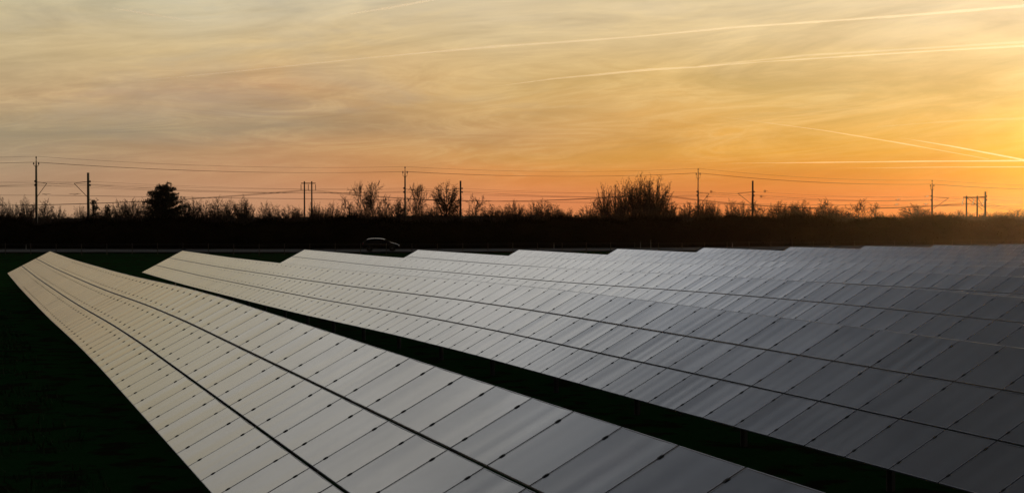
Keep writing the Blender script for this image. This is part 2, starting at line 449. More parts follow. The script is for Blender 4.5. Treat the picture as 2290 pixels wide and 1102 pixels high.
for i in range(1, 12):
    q0 = Q1 + (i - 1) * D_ROW
    n_end = S_END[i]
    start = 7.75 if i == 1 else max(7.0, q0 / 0.95 - 7.0)
    phase = 0.752 if i == 1 else (0.05 * i) % 1.0
    s0 = math.floor(start) + phase
    wp_ = W_P if i == 1 else W_P2; hw = wp_ / 2
    cols = int(round((n_end - s0) / wp_)); length = cols * wp_
    base = pt(i, n_end, 1.4); ox, oy = base.x, base.y
    root = thing('solar_panel_row', (ox, oy, ground_z(ox, oy)),
        ROW_LABEL.get(i, '%s long row of glass solar panels counting from the left end corner by the road' % ORD[i - 1]),
        'solar panels', 'long rows of solar panels on the field')
    inv = Matrix.Translation(-Vector((ox, oy, ground_z(ox, oy))))
    items = []
    colt = rnd.gauss(0, 0.10)
    for c in range(cols):
        s = s0 + (c + 0.5) * wp_
        u = (pt(i, s + 1, 0) - pt(i, s - 1, 0)).normalized()
        v = (pt(i, s, 1) - pt(i, s, 0)).normalized()
        n = u.cross(v)
        if n.z < 0: u = -u; n = u.cross(v)
        v = n.cross(u)
        colt = 0.75 * colt + rnd.gauss(0, 0.12)
        for t in range(3):
            o = pt(i, s, t * H_T + 0.0)
            m = Matrix.Translation(o) @ Matrix((u, v, n)).transposed().to_4x4()
            m = m @ Matrix.Rotation(R(0.25 * colt + rnd.gauss(0, 0.05)), 4, 'X') @ Matrix.Rotation(R(rnd.gauss(0, 0.04)), 4, 'Y')
            d = (o - Vector((0, 0, CZ))).length
            ax = math.degrees(math.atan2(o.x, o.y))
            seen = -21.5 < ax < 21.0 and d > 7.5
            items.append((0 if seen else 1, d, c, t, inv @ m, rnd.randrange(NV) + (0 if i == 1 else NV)))
    items.sort(key=lambda k: (k[0], k[1]))
    many = MB(); cl = MB()
    for k, (_, d, c, t, m, vi) in enumerate(items):
        lone = k < 100
        if lone:
            p = link('panel', PANEL_ME[vi], root); p.matrix_local = m
        else:
            add_mb(many, PANELS[vi], m)
        if d < 75:
            for yy in (0.19, 0.81):
                cm = Matrix.Translation((hw, yy * H_T - 0.027, 0.004))
                if lone and i <= 2:
                    q = link('clamp', CLAMP_ME, p); q.matrix_local = cm
                else: add_mb(cl, CLAMP, m @ cm)
        else:
            for yy in (0.19, 0.81):
                cl.box(m @ Vector((hw, yy * H_T - 0.027, 0.010)), (0.024, 0.05, 0.012), 0, m.to_3x3())
    if many.v:
        o = many.build('panel', [M['glass'], M['back'], M['edge']], root); o['kind'] = 'stuff'
        fm = [x == 0 for x in many.mi]; o.data.polygons.foreach_set('use_smooth', fm)
    if cl.v:
        o = cl.build('clamp', M['clamp'], root); o['kind'] = 'stuff'
    # carriers below the glass
    for tt in (0.5, 1.46, 2.42):
        r = MB(); ss = np.linspace(s0 + 0.1, s0 + length - 0.1, max(cols // 2, 2))
        r.tube([inv @ pt(i, s, tt, -0.075) for s in ss], 0.035, 4); r.build('rail', M['steel'], root)
    s = s0 + 1.5
    while s < s0 + length - 0.6:
        a, b_ = inv @ pt(i, s, 0.15, -0.17), inv @ pt(i, s, 2.75, -0.17)
        bm_ = MB(); bm_.tube([a, b_], 0.05, 4); bm_.build('beam', M['steel'], root)
        pm = MB(); top = pt(i, s, 1.5, -0.2); gz = ground_z(top.x, top.y) - 0.3
        pm.tube([inv @ Vector((top.x, top.y, gz)), inv @ top], 0.065, 6)
        pm.build('post', M['pole'], root)
        s += 4.0

# ------------------------------------------------------------------ wire fence between the field and the road
def px_to_x(xp, Z): return (xp - W_PX / 2) / F_PX * Z
def px_to_z(yp, Z): return CZ + (HOR - yp) / F_PX * Z
def at_px(xp, Z): return px_to_x(xp, Z)
fr = thing('wire_fence', (0, road_y(0) - 13.5, ROAD_Z - 0.15), 'thin dark wire fence on wooden posts along the near side of the road', 'fence')
post_me = None
pts = []
x = -84.0; k = 0
while x < 84:
    y = road_y(x) - 13.5; z = ground_z(x, y)
    pts.append(Vector((x, y - (road_y(0) - 13.5), z - (ROAD_Z - 0.15))))
    if post_me is None:
        b = MB(); b.tube([(0, 0, -0.2), (0, 0, 1.25)], [0.055, 0.045], 7); b.tube([(0, 0, 1.25), (0, 0, 1.29)], [0.045, 0.01], 7)
        post_me = b.mesh('post', M['post'])
    if len(pts) <= 60: link('post', post_me, fr, pts[-1])
    x += 2.9
b = MB()
for h in (0.35, 0.7, 1.05, 1.2): b.tube([p + Vector((0, -0.06, h)) for p in pts], 0.008, 3)
b.build('fence_wire', M['wire'], fr)

# pale marker posts on the far verge
def marker_post(xp, off, h, label):
    Z = 190.0
    for _ in range(8):
        x = at_px(xp, Z); Z = road_y(x) + off
    t = thing('marker_post', (x, Z, ROAD_Z - 0.15), label, 'marker post', 'pale marker posts on the far verge of the road')
    b = MB(); b.box((0, 0, h / 2), (0.13, 0.09, h), taper=0.85); b.build('post_body', M['marker'], t)
    b = MB(); b.box((0, 0, h * 0.86), (0.135, 0.095, 0.16)); b.build('reflector', M['reflector'], t)
marker_post(1455.5, 10.5, 1.15, 'tallest pale marker post standing beyond the road right of the photo centre')
marker_post(1432.5, 10.8, 0.95, 'pale marker post just left of the tallest one beyond the road')
marker_post(1239, 10.5, 0.8, 'short pale marker post beyond the road above the fifth panel row')
marker_post(1638, 10.5, 0.75, 'short pale marker post beyond the road above the seventh panel row')
marker_post(58, 10.2, 0.7, 'short pale marker post beyond the road at the far left')

# ------------------------------------------------------------------ dark estate car on the road
def car():
    cx, cy = -16.0, road_y(-16) - 2.4
    t = thing('estate_car', (cx, cy, ROAD_Z + 0.004), 'dark estate car driving right along the road, light catching its roof and bonnet', 'car', rz=math.atan2(road_y(-10) - road_y(-22), 12.0))
    L = 4.55
    # stations along x (rear to front): x, sill z, belt z, half width at belt, roof z, half width at roof
    st = [(-2.26, 0.42, 0.72, 0.66, 0.74, 0.60), (-2.20, 0.30, 0.92, 0.78, 0.98, 0.66), (-2.05, 0.26, 0.98, 0.84, 1.16, 0.62), (-1.75, 0.24, 1.00, 0.87, 1.42, 0.60),
          (-1.40, 0.22, 1.00, 0.89, 1.52, 0.62), (-0.7, 0.22, 0.99, 0.90, 1.565, 0.64), (0.0, 0.22, 0.98, 0.90, 1.55, 0.64), (0.45, 0.22, 0.97, 0.90, 1.46, 0.63),
          (0.95, 0.22, 0.96, 0.89, 1.20, 0.66), (1.28, 0.22, 0.95, 0.88, 1.02, 0.72), (1.65, 0.24, 0.88, 0.86, 0.96, 0.66), (2.0, 0.26, 0.78, 0.81, 0.85, 0.58), (2.2, 0.30, 0.66, 0.70, 0.72, 0.50), (2.28, 0.38, 0.55, 0.56, 0.58, 0.42)]
    b = MB(); rows = []
    for (x, zs, zb, wb, zr, wr) in st:
        half = [(wb * 0.86, zs), (wb * 0.99, zs + 0.12), (wb, (zs + zb) / 2 + 0.05), (wb * 0.985, zb), (wr + (wb - wr) * 0.25, zb + (zr - zb) * 0.72), (wr, zr - (zr - zb) * 0.08), (wr * 0.72, zr), (0, zr + 0.015)]
        rows.append([(x, w, z) for w, z in half] + [(x, -w, z) for w, z in half[-2::-1]])
    n = len(rows[0]); vs = [v for r_ in rows for v in r_]
    fs = [(i * n + j, (i + 1) * n + j, (i + 1) * n + j + 1, i * n + j + 1) for i in range(len(rows) - 1) for j in range(n - 1)]
    fs += [((i + 1) * n, i * n, i * n + n - 1, (i + 1) * n + n - 1) for i in range(len(rows) - 1)]
    fs += [tuple(range(n)), tuple((len(rows) - 1) * n + j for j in range(n - 1, -1, -1))]
    b.add(vs, fs)
    body = b.build('body', M['carpaint'], t, smooth=True)
    md = body.modifiers.new('sub', 'SUBSURF'); md.levels = md.render_levels = 2
    # side windows, windscreen, rear window: thin panes just proud of the shell
    for sd in (1, -1):
        for (xa, xb, xc, xd) in ((-1.78, -1.12, -1.10, -1.50), (-1.05, -0.15, -0.15, -1.02), (-0.07, 0.98, 0.52, -0.07)):
            b = MB(); o = 0.006
            q = [(xa, sd * (0.885 + o), 1.03), (xb, sd * (0.90 + o), 1.02), (xc, sd * (0.705 + o), 1.42 if xc < 0.4 else 1.36), (xd, sd * (0.705 + o), 1.40 if xd > -1.4 else 1.36)]
            q2 = [(x, y - sd * 0.05, z) for x, y, z in q]
            b.add(q + q2, [(0, 1, 2, 3), (7, 6, 5, 4), (0, 4, 5, 1), (1, 5, 6, 2), (2, 6, 7, 3), (3, 7, 4, 0)])
            b.build('side_window', M['carglass'], t)
    for nm, q in (('windscreen', [(1.20, 0.68, 1.055), (1.20, -0.68, 1.055), (0.52, -0.58, 1.455), (0.52, 0.58, 1.455)]), ('rear_window', [(-2.13, -0.60, 1.10), (-2.13, 0.60, 1.10), (-1.74, 0.54, 1.45), (-1.74, -0.54, 1.45)])):
        b = MB(); q2 = [(x * 0.97, y, z - 0.05) for x, y, z in q]
        b.add(q + q2, [(0, 1, 2, 3), (7, 6, 5, 4), (0, 4, 5, 1), (1, 5, 6, 2), (2, 6, 7, 3), (3, 7, 4, 0)])
        b.build(nm, M['carglass'], t)
    for wx in (-1.38, 1.38):
        for sd in (1, -1):
            b = MB(); c = Vector((wx, sd * 0.80, 0.32)); n = 24
            prof = [(0.20, 0.105), (0.30, 0.11), (0.32, 0.08), (0.32, -0.08), (0.30, -0.11), (0.20, -0.105)]
            vs = [c + Vector((r_ * math.cos(2 * math.pi * k / n), y, r_ * math.sin(2 * math.pi * k / n))) for k in range(n) for r_, y in prof]
            b.add(vs, [(k * 6 + j, k * 6 + (j + 1) % 6, ((k + 1) % n) * 6 + (j + 1) % 6, ((k + 1) % n) * 6 + j) for k in range(n) for j in range(6)])
            w = b.build('wheel', M['tyre'], t, smooth=False)
            b = MB(); b.tube([c + Vector((0, sd * 0.06, 0)), c + Vector((0, sd * 0.095, 0))], [0.07, 0.06], 10)
            for k in range(5):
                a = 2 * math.pi * k / 5 + 0.3
                b.tube([c + Vector((0, sd * 0.08, 0)), c + Vector((0.2 * math.cos(a), sd * 0.085, 0.2 * math.sin(a)))], 0.025, 5)
            b.ring(c + Vector((0, sd * 0.085, 0)), 0.2, 0.014, (0, 1, 0), 20, 5)
            b.build('rim', M['rim'], w)
            b = MB(); b.tube([c + Vector((0, sd * 0.03, 0)), c + Vector((0, sd * 0.085, 0))], 0.385, 20)
            b.build('wheel_arch', M['trim'], t)
    for sd in (1, -1):
        b = MB(); b.box((2.13, sd * 0.62, 0.68), (0.16, 0.26, 0.12), rot=Matrix.Rotation(-sd * 0.5, 3, 'Z')); b.build('headlight', M['lamp'], t)
        b = MB(); b.box((-2.16, sd * 0.68, 0.86), (0.12, 0.16, 0.26)); b.build('tail_light', M['redlamp'], t)
        b = MB(); b.box((0.80, sd * 1.00, 1.06), (0.14, 0.20, 0.13), taper=0.8); b.box((0.82, sd * 0.91, 1.01), (0.06, 0.1, 0.04)); b.build('wing_mirror', M['carpaint'], t)
        for dx_ in (-1.0, -0.02):
            b = MB(); b.box((dx_, sd * 0.912, 0.86), (0.20, 0.03, 0.035)); b.build('door_handle', M['trim'], t)
    b = MB(); b.box((2.20, 0, 0.36), (0.16, 1.2, 0.14)); b.build('front_bumper', M['trim'], t)
    b = MB(); b.box((-2.18, 0, 0.40), (0.18, 1.3, 0.16)); b.build('rear_bumper', M['trim'], t)
    b = MB(); b.tube([(-1.35, 0, 1.55), (-1.55, 0, 1.72)], 0.008, 4); b.build('aerial', M['trim'], t)
car()

# ------------------------------------------------------------------ railway masts, line frames, wires
RA = Vector((-74.7, 225.0, CZ)); RD = Vector((0.887, 0.462, 0.0)) * 62.8
PERP = Vector((9.7, -5.5, 0)).normalized()
def mast_base(k, off=0.0):
    p = RA + RD * k + Vector((9.7, -5.5, 0)) * off
    if k in (0, 1, 2, 3) and off in (0.0, 1.0):
        p.x = px_to_x(((82, 906, 1561, 2084), (198, 1030, 1683, 2203))[int(off)][k], p.y)
    return p
EMB = -0.1
def embankment():
    b = MB()
    a = RA - RD * 3 + Vector((9.7, -5.5, 0)) * 0.5; c = RA + RD * 6 + Vector((9.7, -5.5, 0)) * 0.5
    u = RD.normalized(); n = Vector((u.y, -u.x, 0))
    sec = [(-13, -1.2), (-7.5, 1.1), (7.5, 1.1), (13, -1.2)]
    for p in (a, c): b.v += [(p.x + n.x * o, p.y + n.y * o, EMB + z) for o, z in sec]
    b.f = [(0, 4, 5, 1), (1, 5, 6, 2), (2, 6, 7, 3), (3, 7, 4, 0), (0, 1, 2, 3), (7, 6, 5, 4)]; b.mi = [0] * 6
    tag(b.build('railway_embankment', M['ballast']), kind='structure')
embankment()
def mast_a(k, top, ins, vb, arm, strut, contact, reach, label, lattice=False, dz=0):
    p = mast_base(k); Z = p.y; mp = Z / F_PX
    h = lambda y: (HOR - y) * mp + CZ - (EMB + 1.0)
    t = thing('railway_mast', (p.x, p.y, EMB + 1.0), label, 'railway mast', 'tall masts with a feeder line on top')
    side = Vector((1, 0.1, 0)).normalized()
    b = MB(); zt = h(vb + (28 if lattice else 0))
    b.box((0, 0, zt / 2), (0.36, 0.36, zt), taper=0.66)
    if lattice:
        z0, z1 = zt, h(top + 5)
        for sx in (-1, 1):
            for sy in (-1, 1): b.tube([(sx * 0.11, sy * 0.11, z0), (sx * 0.04, sy * 0.04, z1)], 0.028, 4)
        nseg = 9
        for q in range(nseg):
            za, zb = z0 + (z1 - z0) * q / nseg, z0 + (z1 - z0) * (q + 1) / nseg
            wa, wb = 0.11 - 0.07 * q / nseg, 0.11 - 0.07 * (q + 1) / nseg
            for sy in (-1, 1): b.tube([(-wa if q % 2 else wa, sy * wa, za), (wb if q % 2 else -wb, sy * wb, zb)], 0.016, 4)
    else:
        b.tube([(0, 0, zt), (0, 0, h(top + 5))], [0.12, 0.05], 6)
    b.build('pole', M['pole'], t)
    b = MB(); zi = h(top)
    b.tube([(0, 0, zi - 0.35), (0, 0, zi - 0.2), (0, 0, zi - 0.1), (0, 0, zi)], [0.05, 0.13, 0.06, 0.12], 8); b.build('top_insulator', M['insul'], t)
    za, zi = h(vb), h(ins)
    for sd in (-1, 1):
        b = MB(); tip = side * (sd * 0.38)
        b.tube([(0, 0, za - 0.25), (tip.x, tip.y, za + 0.1), (tip.x, tip.y, zi - 0.35)], 0.035, 5); b.build('bracket', M['pole'], t)
        b = MB(); b.tube([(tip.x, tip.y, zi - 0.38), (tip.x, tip.y, zi - 0.22), (tip.x, tip.y, zi - 0.12), (tip.x, tip.y, zi)], [0.05, 0.13, 0.06, 0.13], 8); b.build('insulator', M['insul'], t)
    cantilever(t, arm, strut, contact, reach, h, 1)
    for yy in (arm - 3.5, arm + 5):
        b = MB(); zz = h(yy); b.tube([(-0.05, 0, zz), (-0.22, 0, zz)], 0.03, 4); b.tube([(-0.22, 0, zz - 0.16), (-0.22, 0, zz), (-0.22, 0, zz + 0.16)], [0.06, 0.14, 0.06], 8); b.build('side_insulator', M['insul'], t)
    return t
def cantilever(t, arm, strut, contact, reach, h, sd):
    d = PERP * sd * reach
    za, zs, zc = h(arm), h(strut), h(contact)
    b = MB(); b.tube([(0.1 * sd, 0, za + 0.12), (d.x, d.y, za - 0.1)], 0.04, 5)
    b.tube([(0.1 * sd, 0, zs), (d.x * 1.02, d.y * 1.02, za - 0.08)], 0.045, 5); b.build('cantilever', M['pole'], t)
    b = MB(); b.tube([(d.x * 0.55, d.y * 0.55, zc + 0.22), (d.x * 1.35, d.y * 1.35, zc + 0.20)], 0.025, 4); b.tube([(d.x * 0.7, d.y * 0.7, zc + 0.2), (d.x * 1.05, d.y * 1.05, zc)], 0.02, 4)
    b.build('steady_arm', M['pole'], t)
def mast_b(k, top, arm, strut, contact, reach, label):
    p = mast_base(k, 1.0); Z = p.y; mp = Z / F_PX
    h = lambda y: (HOR - y) * mp + CZ - (EMB + 1.0)
    t = thing('railway_mast', (p.x, p.y, EMB + 1.0), label, 'railway mast', 'plain railway masts carrying the track wires')
    b = MB(); zt = h(top); b.box((0, 0, zt / 2), (0.40, 0.40, zt), taper=0.72); b.box((0, 0, zt + 0.02), (0.32, 0.32, 0.05)); b.build('pole', M['pole'], t)
    cantilever(t, arm, strut, contact, reach, h, -1)
    for yy in (arm - 2, arm + 6):
        b = MB(); zz = h(yy); b.tube([(0.1, 0, zz), (0.3, 0, zz)], 0.03, 4); b.tube([(0.28, 0, zz - 0.16), (0.28, 0, zz), (0.28, 0, zz + 0.16)], [0.06, 0.15, 0.06], 8); b.build('side_insulator', M['insul'], t)
    return t
A_TOP, B_TOP, ARMS = [350, 373, 377, 403], [387, 405, 405, 429], [409, 424.5, 432, 442]
CON = [437, 448, 456, 460]
A_LAB = ['leftmost tall mast with two small insulators near its top', 'tall mast with insulators between the two-pole line frame and the plain mast at the centre',
         'tall mast with a latticed top right of the big tree clump', 'tall mast with two insulators left of the frame near the right edge']
B_LAB = ['plain mast without top insulators near the left edge', 'plain mast just right of the photo centre-left trees, right of the tall centre mast', 'thick plain mast right of the lattice-topped mast', 'plain mast joined to the frame of the far right line']
for k in range(4):
    mast_a(k, A_TOP[k], A_TOP[k] + 10 + (k == 0) * 3, A_TOP[k] + 21, ARMS[k], ARMS[k] + (31 if k != 3 else 26), CON[k], 2.3 + 0.6 * (k == 3) * 2, A_LAB[k], lattice=(k == 2))
    mast_b(k, B_TOP[k], ARMS[k] - 1, ARMS[k] + 32 * (1 - 0.1 * k), CON[k] - 1, 3.0, B_LAB[k])

def hang(name, chain, sag, rad, label, cat='overhead wire', group=None, nseg=10):
    b = MB()
    for p, q in zip(chain, chain[1:]):
        p, q = Vector(p), Vector(q)
        pts = [p.lerp(q, u / nseg) - Vector((0, 0, 4 * sag * (u / nseg) * (1 - u / nseg))) for u in range(nseg + 1)]
        b.tube(pts, rad, 4, cap=False)
    o = b.build(name, M['wire']); tag(o, label, cat, group)
    return o
def wp(k, off, y, sh=0.0):
    kk = min(max(k, 0), 3)
    p = mast_base(kk, off); z = CZ + (HOR - y) * p.y / F_PX
    if k != kk: p = mast_base(k, off)
    return Vector((p.x + sh, p.y, z))
KS = [-1, 0, 1, 2, 3, 4]
def ys(vals): return [vals[0] + 1] + vals + [vals[-1] + 2]
GW = 'wires strung along the railway masts'
hang('overhead_wire', [wp(k, 0, y) for k, y in zip(KS, ys([350, 373, 377, 403]))], 0.75, 0.0144, 'topmost thin wire running from tip to tip of the tall masts', group=GW)
hang('overhead_wire', [wp(k, 0, y, -0.38) for k, y in zip(KS, ys([363, 384, 387, 412]))], 0.75, 0.0160, 'second wire from the top, on the left insulators of the tall masts', group=GW)
hang('overhead_wire', [wp(k, 0, y, 0.38) for k, y in zip(KS, ys([363, 384, 387, 412]))], 0.75, 0.0160, 'wire on the right insulators of the tall masts', group=GW)
hang('overhead_wire', [wp(k, 0, y - 3.5, -0.22) for k, y in zip(KS, ys(ARMS))], 0.6, 0.0120, 'feeder wire on the upper side knobs of the tall masts', group=GW)
hang('overhead_wire', [wp(k, 0, y + 5, -0.22) for k, y in zip(KS, ys(ARMS))], 0.6, 0.0120, 'feeder wire on the lower side knobs of the tall masts', group=GW)
hang('overhead_wire', [wp(k, 1, y - 3, 0.28) for k, y in zip(KS, ys(ARMS))], 0.6, 0.0120, 'feeder wire on the upper side knobs of the plain masts', group=GW)
hang('overhead_wire', [wp(k, 1, y + 5, 0.28) for k, y in zip(KS, ys(ARMS))], 0.6, 0.0120, 'feeder wire on the lower side knobs of the plain masts', group=GW)
for off, nm in ((0.25, 'far'), (0.72, 'near')):
    hang('overhead_wire', [wp(k, off, y + 1) for k, y in zip(KS, ys(ARMS))], 0.95, 0.0136, 'sagging carrier wire over the %s railway track' % nm, group=GW)
    hang('overhead_wire', [wp(k, off, y) for k, y in zip(KS, ys(CON))], 0.05, 0.0144, 'level contact wire over the %s railway track' % nm, group=GW)

# tension wheels beside the masts, and small insulators
def wheel(xp, yp, Z, tail, label):
    x, z = px_to_x(xp, Z), px_to_z(yp, Z)
    t = thing('tension_wheel', (x, Z, z), label, 'tension wheel', 'small tension wheels on the railway wires')
    b = MB(); ax = (0.25, -0.95, 0)
    b.ring((0, 0, 0), 0.20, 0.03, ax, 18, 5)
    for k in range(3):
        a = math.pi * k / 3 + 0.3; d = Vector((math.cos(a), 0.25 * math.cos(a), math.sin(a))) * 0.2
        b.tube([-d, d], 0.015, 4)
    b.tube([(0, -0.06, 0), (0, 0.06, 0)], 0.05, 8)
    b.build('wheel', M['pole'], t)
    b = MB(); b.tube([(0, 0, 0), (tail, tail * 0.5, -0.02)], 0.02, 4); b.build('arm', M['pole'], t)
wheel(1590, 428.5, 275, 0.85, 'upper tension wheel just right of the lattice-topped mast')
wheel(1581, 440, 275, 0.85, 'lower tension wheel just right of the lattice-topped mast')
wheel(1710, 427.5, 277, 0.75, 'upper tension wheel just right of the thick plain mast')
wheel(1702, 439.5, 277, 0.9, 'lower tension wheel just right of the thick plain mast')
def tie_insulator(xp, yp, Z, label):
    t = thing('wire_insulator', (px_to_x(xp, Z), Z, px_to_z(yp, Z)), label, 'insulator', 'pale insulators tied into the railway wires')
    b = MB()
    pts = [(-0.28 + 0.07 * j, 0.0, -0.02 + 0.008 * j) for j in range(9)]
    b.tube(pts, [0.05, 0.10, 0.05, 0.10, 0.05, 0.10, 0.05, 0.10, 0.05], 8); b.build('sheds', M['glass_insul'], t)
    b = MB(); b.tube([(-0.6, 0, -0.05), (-0.28, 0, -0.02)], 0.025, 4); b.tube([(0.28, 0, 0.04), (0.6, 0, 0.05)], 0.025, 4); b.build('end_fitting', M['pole'], t)
tie_insulator(2008, 446, 300, 'pale insulator on the upper wire left of the rightmost tall mast, farther pair')
tie_insulator(2005, 457, 300, 'pale insulator on the lower wire left of the rightmost tall mast, farther pair')
tie_insulator(2073, 439, 305, 'pale insulator on the upper wire touching the rightmost tall mast')
tie_insulator(2070, 456, 305, 'pale insulator on the lower wire touching the rightmost tall mast')

def frame(xa, xb, Z, ytop, ybeam, xl, xr, ins, label, slant=0.0, strut=None):
    mp = Z / F_PX; gz = -0.45
    cx = px_to_x((xa + xb) / 2, Z)
    t = thing('line_frame', (cx, Z, gz), label, 'power line frame', 'two-pole wooden power line frames')
    H = lambda y: CZ + (HOR - y) * mp - gz
    X = lambda xp: px_to_x(xp, Z) - cx
    for xp in (xa, xb):
        b = MB(); b.tube([(X(xp), 0, 0), (X(xp), 0, H(ytop))], [0.26, 0.19], 8); b.build('pole', M['wood_pole'], t)
    b = MB(); b.box(((X(xl) + X(xr)) / 2, -0.25, H(ybeam)), (X(xr) - X(xl), 0.22, 0.24)); b.build('crossbeam', M['wood_pole'], t)
    for xp in ins:
        b = MB(); z0 = H(ybeam + 2.5); n = 9; hh = H(ybeam + 1) - H(ybeam + 14)
        b.tube([(X(xp) + slant * u / n, -0.25, z0 - hh * u / n) for u in range(n + 1)], [0.06 if u % 2 else 0.13 for u in range(n + 1)], 8)
        b.build('insulator_string', M['insul'] if slant == 0 else M['glass_insul'], t)
    if strut:
        b = MB()
        for (x0, y0, x1, y1) in strut: b.tube([(X(x0), 0.2, H(y0)), (X(x1), 0.2, H(y1))], 0.07, 5)
        b.build('brace', M['wood_pole'], t)
    return t
frame(681, 697.5, 430, 405.5, 410, 674, 706.5, (673.8, 690, 706.2), 'two-pole power line frame with three hanging insulators left of centre')
frame(2161, 2185, 380, 438, 441.5, 2153, 2203, (2154, 2178, 2201), 'two-pole power line frame beside the plain mast near the right edge', slant=-0.45,
      strut=((2163, 443, 2197, 468), (2187, 443, 2199, 462)))
LG = 'power line wires on the wooden frames'
Z1, Z2 = 430.0, 380.0
for j, (xp, x2, nm) in enumerate(((673.8, 2152, 'left'), (690, 2176, 'middle'), (706.2, 2199, 'right'))):
    p = Vector((px_to_x(xp, Z1), Z1 - 0.25, px_to_z(425, Z1)))
    l = Vector((px_to_x(-420 + 18 * j, 470), 470, px_to_z(452, 470)))
    r = Vector((px_to_x(1450 + 10 * j, 400), 400, px_to_z(434, 400)))
    r2 = Vector((px_to_x(x2, Z2), Z2 - 0.25, px_to_z(454, Z2))); e = Vector((px_to_x(2700, 360), 360, px_to_z(462, 360)))
    hang('power_line', [l, p, r, r2, e], 2.6, 0.034, 'long sagging power line wire on the %s insulators of the two-pole frames' % nm, 'power line', LG, 16)

# ------------------------------------------------------------------ bare trees
def grow(seed, kind):
    """returns trunk and crown meshes for a tree of unit height"""
    r = random.Random(seed); limbs = MB(); twigs = MB()
    P = dict(oval=(0.20, 1.0, 0.55, 16, 8, 6, 0.34), round=(0.16, 1.15, 0.30, 18, 9, 6, 0.40), tall=(0.08, 0.80, 2.1, 20, 7, 5, 0.42),
             forked=(0.16, 0.75, 0.75, 9, 7, 5, 0.40), shrub=(0.03, 0.85, 0.6, 18, 8, 5, 0.44), thin=(0.26, 0.85, 0.70, 12, 6, 4, 0.32))[kind]
    start, spread, up, n1, n2, n3, l1 = P
    def seg(mb, p, d, L, r0, r1, n, k, bend, sides):
        pts = [p]; dd = d.copy()
        for _ in range(k):
            bd = bend * (0.6 if kind == 'tall' else 1.0); dd = (dd + Vector((r.gauss(0, bd), r.gauss(0, bd), r.gauss(0, bd) + 0.05 * up))).normalized()
            pts.append(pts[-1] + dd * (L / k))
        mb.tube(pts, [r0 + (r1 - r0) * j / k for j in range(k + 1)], sides, cap=False)
        return pts, dd
    def along(pts, f):
        x = f * (len(pts) - 1); j = min(int(x), len(pts) - 2); return pts[j].lerp(pts[j + 1], x - j), (pts[j + 1] - pts[j]).normalized()
    def side(d, spr):
        v = Vector((r.gauss(0, 1), r.gauss(0, 1), r.gauss(0, 1))); v = (v - d * v.dot(d)).normalized()
        return (d * (1.7 if kind == 'tall' else 1.0) + v * spr).normalized()
    trunks = 1 if kind != 'shrub' else 4
    if kind == 'forked': trunks = 2
    for tr in range(trunks):
        d0 = Vector((r.gauss(0, 0.05), r.gauss(0, 0.05), 1)) if trunks == 1 else Vector((math.cos(tr * 2.2 + seed) * 0.35, math.sin(tr * 2.2 + seed) * 0.35, 1)).normalized()
        tp, _ = seg(limbs, Vector((0, 0, -0.02)), d0, 0.86 if trunks == 1 else 0.80, 0.020 / trunks ** 0.5, 0.003, 0, 7, 0.07, 6)
        m1 = n1 if trunks == 1 else max(5, int(n1 / trunks * 1.5))
        for a in range(m1):
            f = start + (0.97 - start) * ((a + r.random() * 0.8) / m1)
            p, d = along(tp, f)
            prof = math.sin(math.pi * min(1, (0.22 + 0.72 * (f - start) / (1 - start)))) if kind != 'tall' else 0.75
            L = l1 * (0.55 + 0.6 * prof) * r.uniform(0.8, 1.2)
            hd = Vector((math.cos(a * 2.4 + seed), math.sin(a * 2.4 + seed), up * r.uniform(0.5, 1.3))).normalized()
            hd = (hd * spread + d * (0.35 + 0.8 * (f > 0.75))).normalized()
            lp, _ = seg(limbs, p, hd, L, 0.0085 * (1.25 - f), 0.0022, 0, 5, 0.14, 4)
            for b_ in range(n2):
                p2, d2 = along(lp, 0.15 + 0.85 * (b_ + r.random()) / n2)
                L2 = L * r.uniform(0.32, 0.58)
                p2s, _ = seg(twigs, p2, side(d2, 0.85), L2, 0.0040, 0.0020, 0, 3, 0.16, 3)
                for c_ in range(n3):
                    p3, d3 = along(p2s, 0.1 + 0.9 * (c_ + r.random()) / n3)
                    p3s, _ = seg(twigs, p3, side(d3, 0.8), L2 * r.uniform(0.35, 0.7), 0.0027, 0.0016, 0, 2, 0.2, 3)
                    for e_ in range(5):
                        p4, d4 = along(p3s, r.random())
                        seg(twigs, p4, side(d4, 0.8), L2 * r.uniform(0.2, 0.42), 0.0021, 0.0010, 0, 1, 0.1, 3)
    # stretch to unit height
    zs = max(v[2] for v in limbs.v + twigs.v)
    for mb in (limbs, twigs): mb.v = [(x / zs, y / zs, z / zs) for x, y, z in mb.v]
    wd = sorted(abs(v[0]) for v in twigs.v)[int(len(twigs.v) * 0.93)]
    return limbs.mesh('trunk', M['bark']), twigs.mesh('crown', M['twig']), 2 * wd
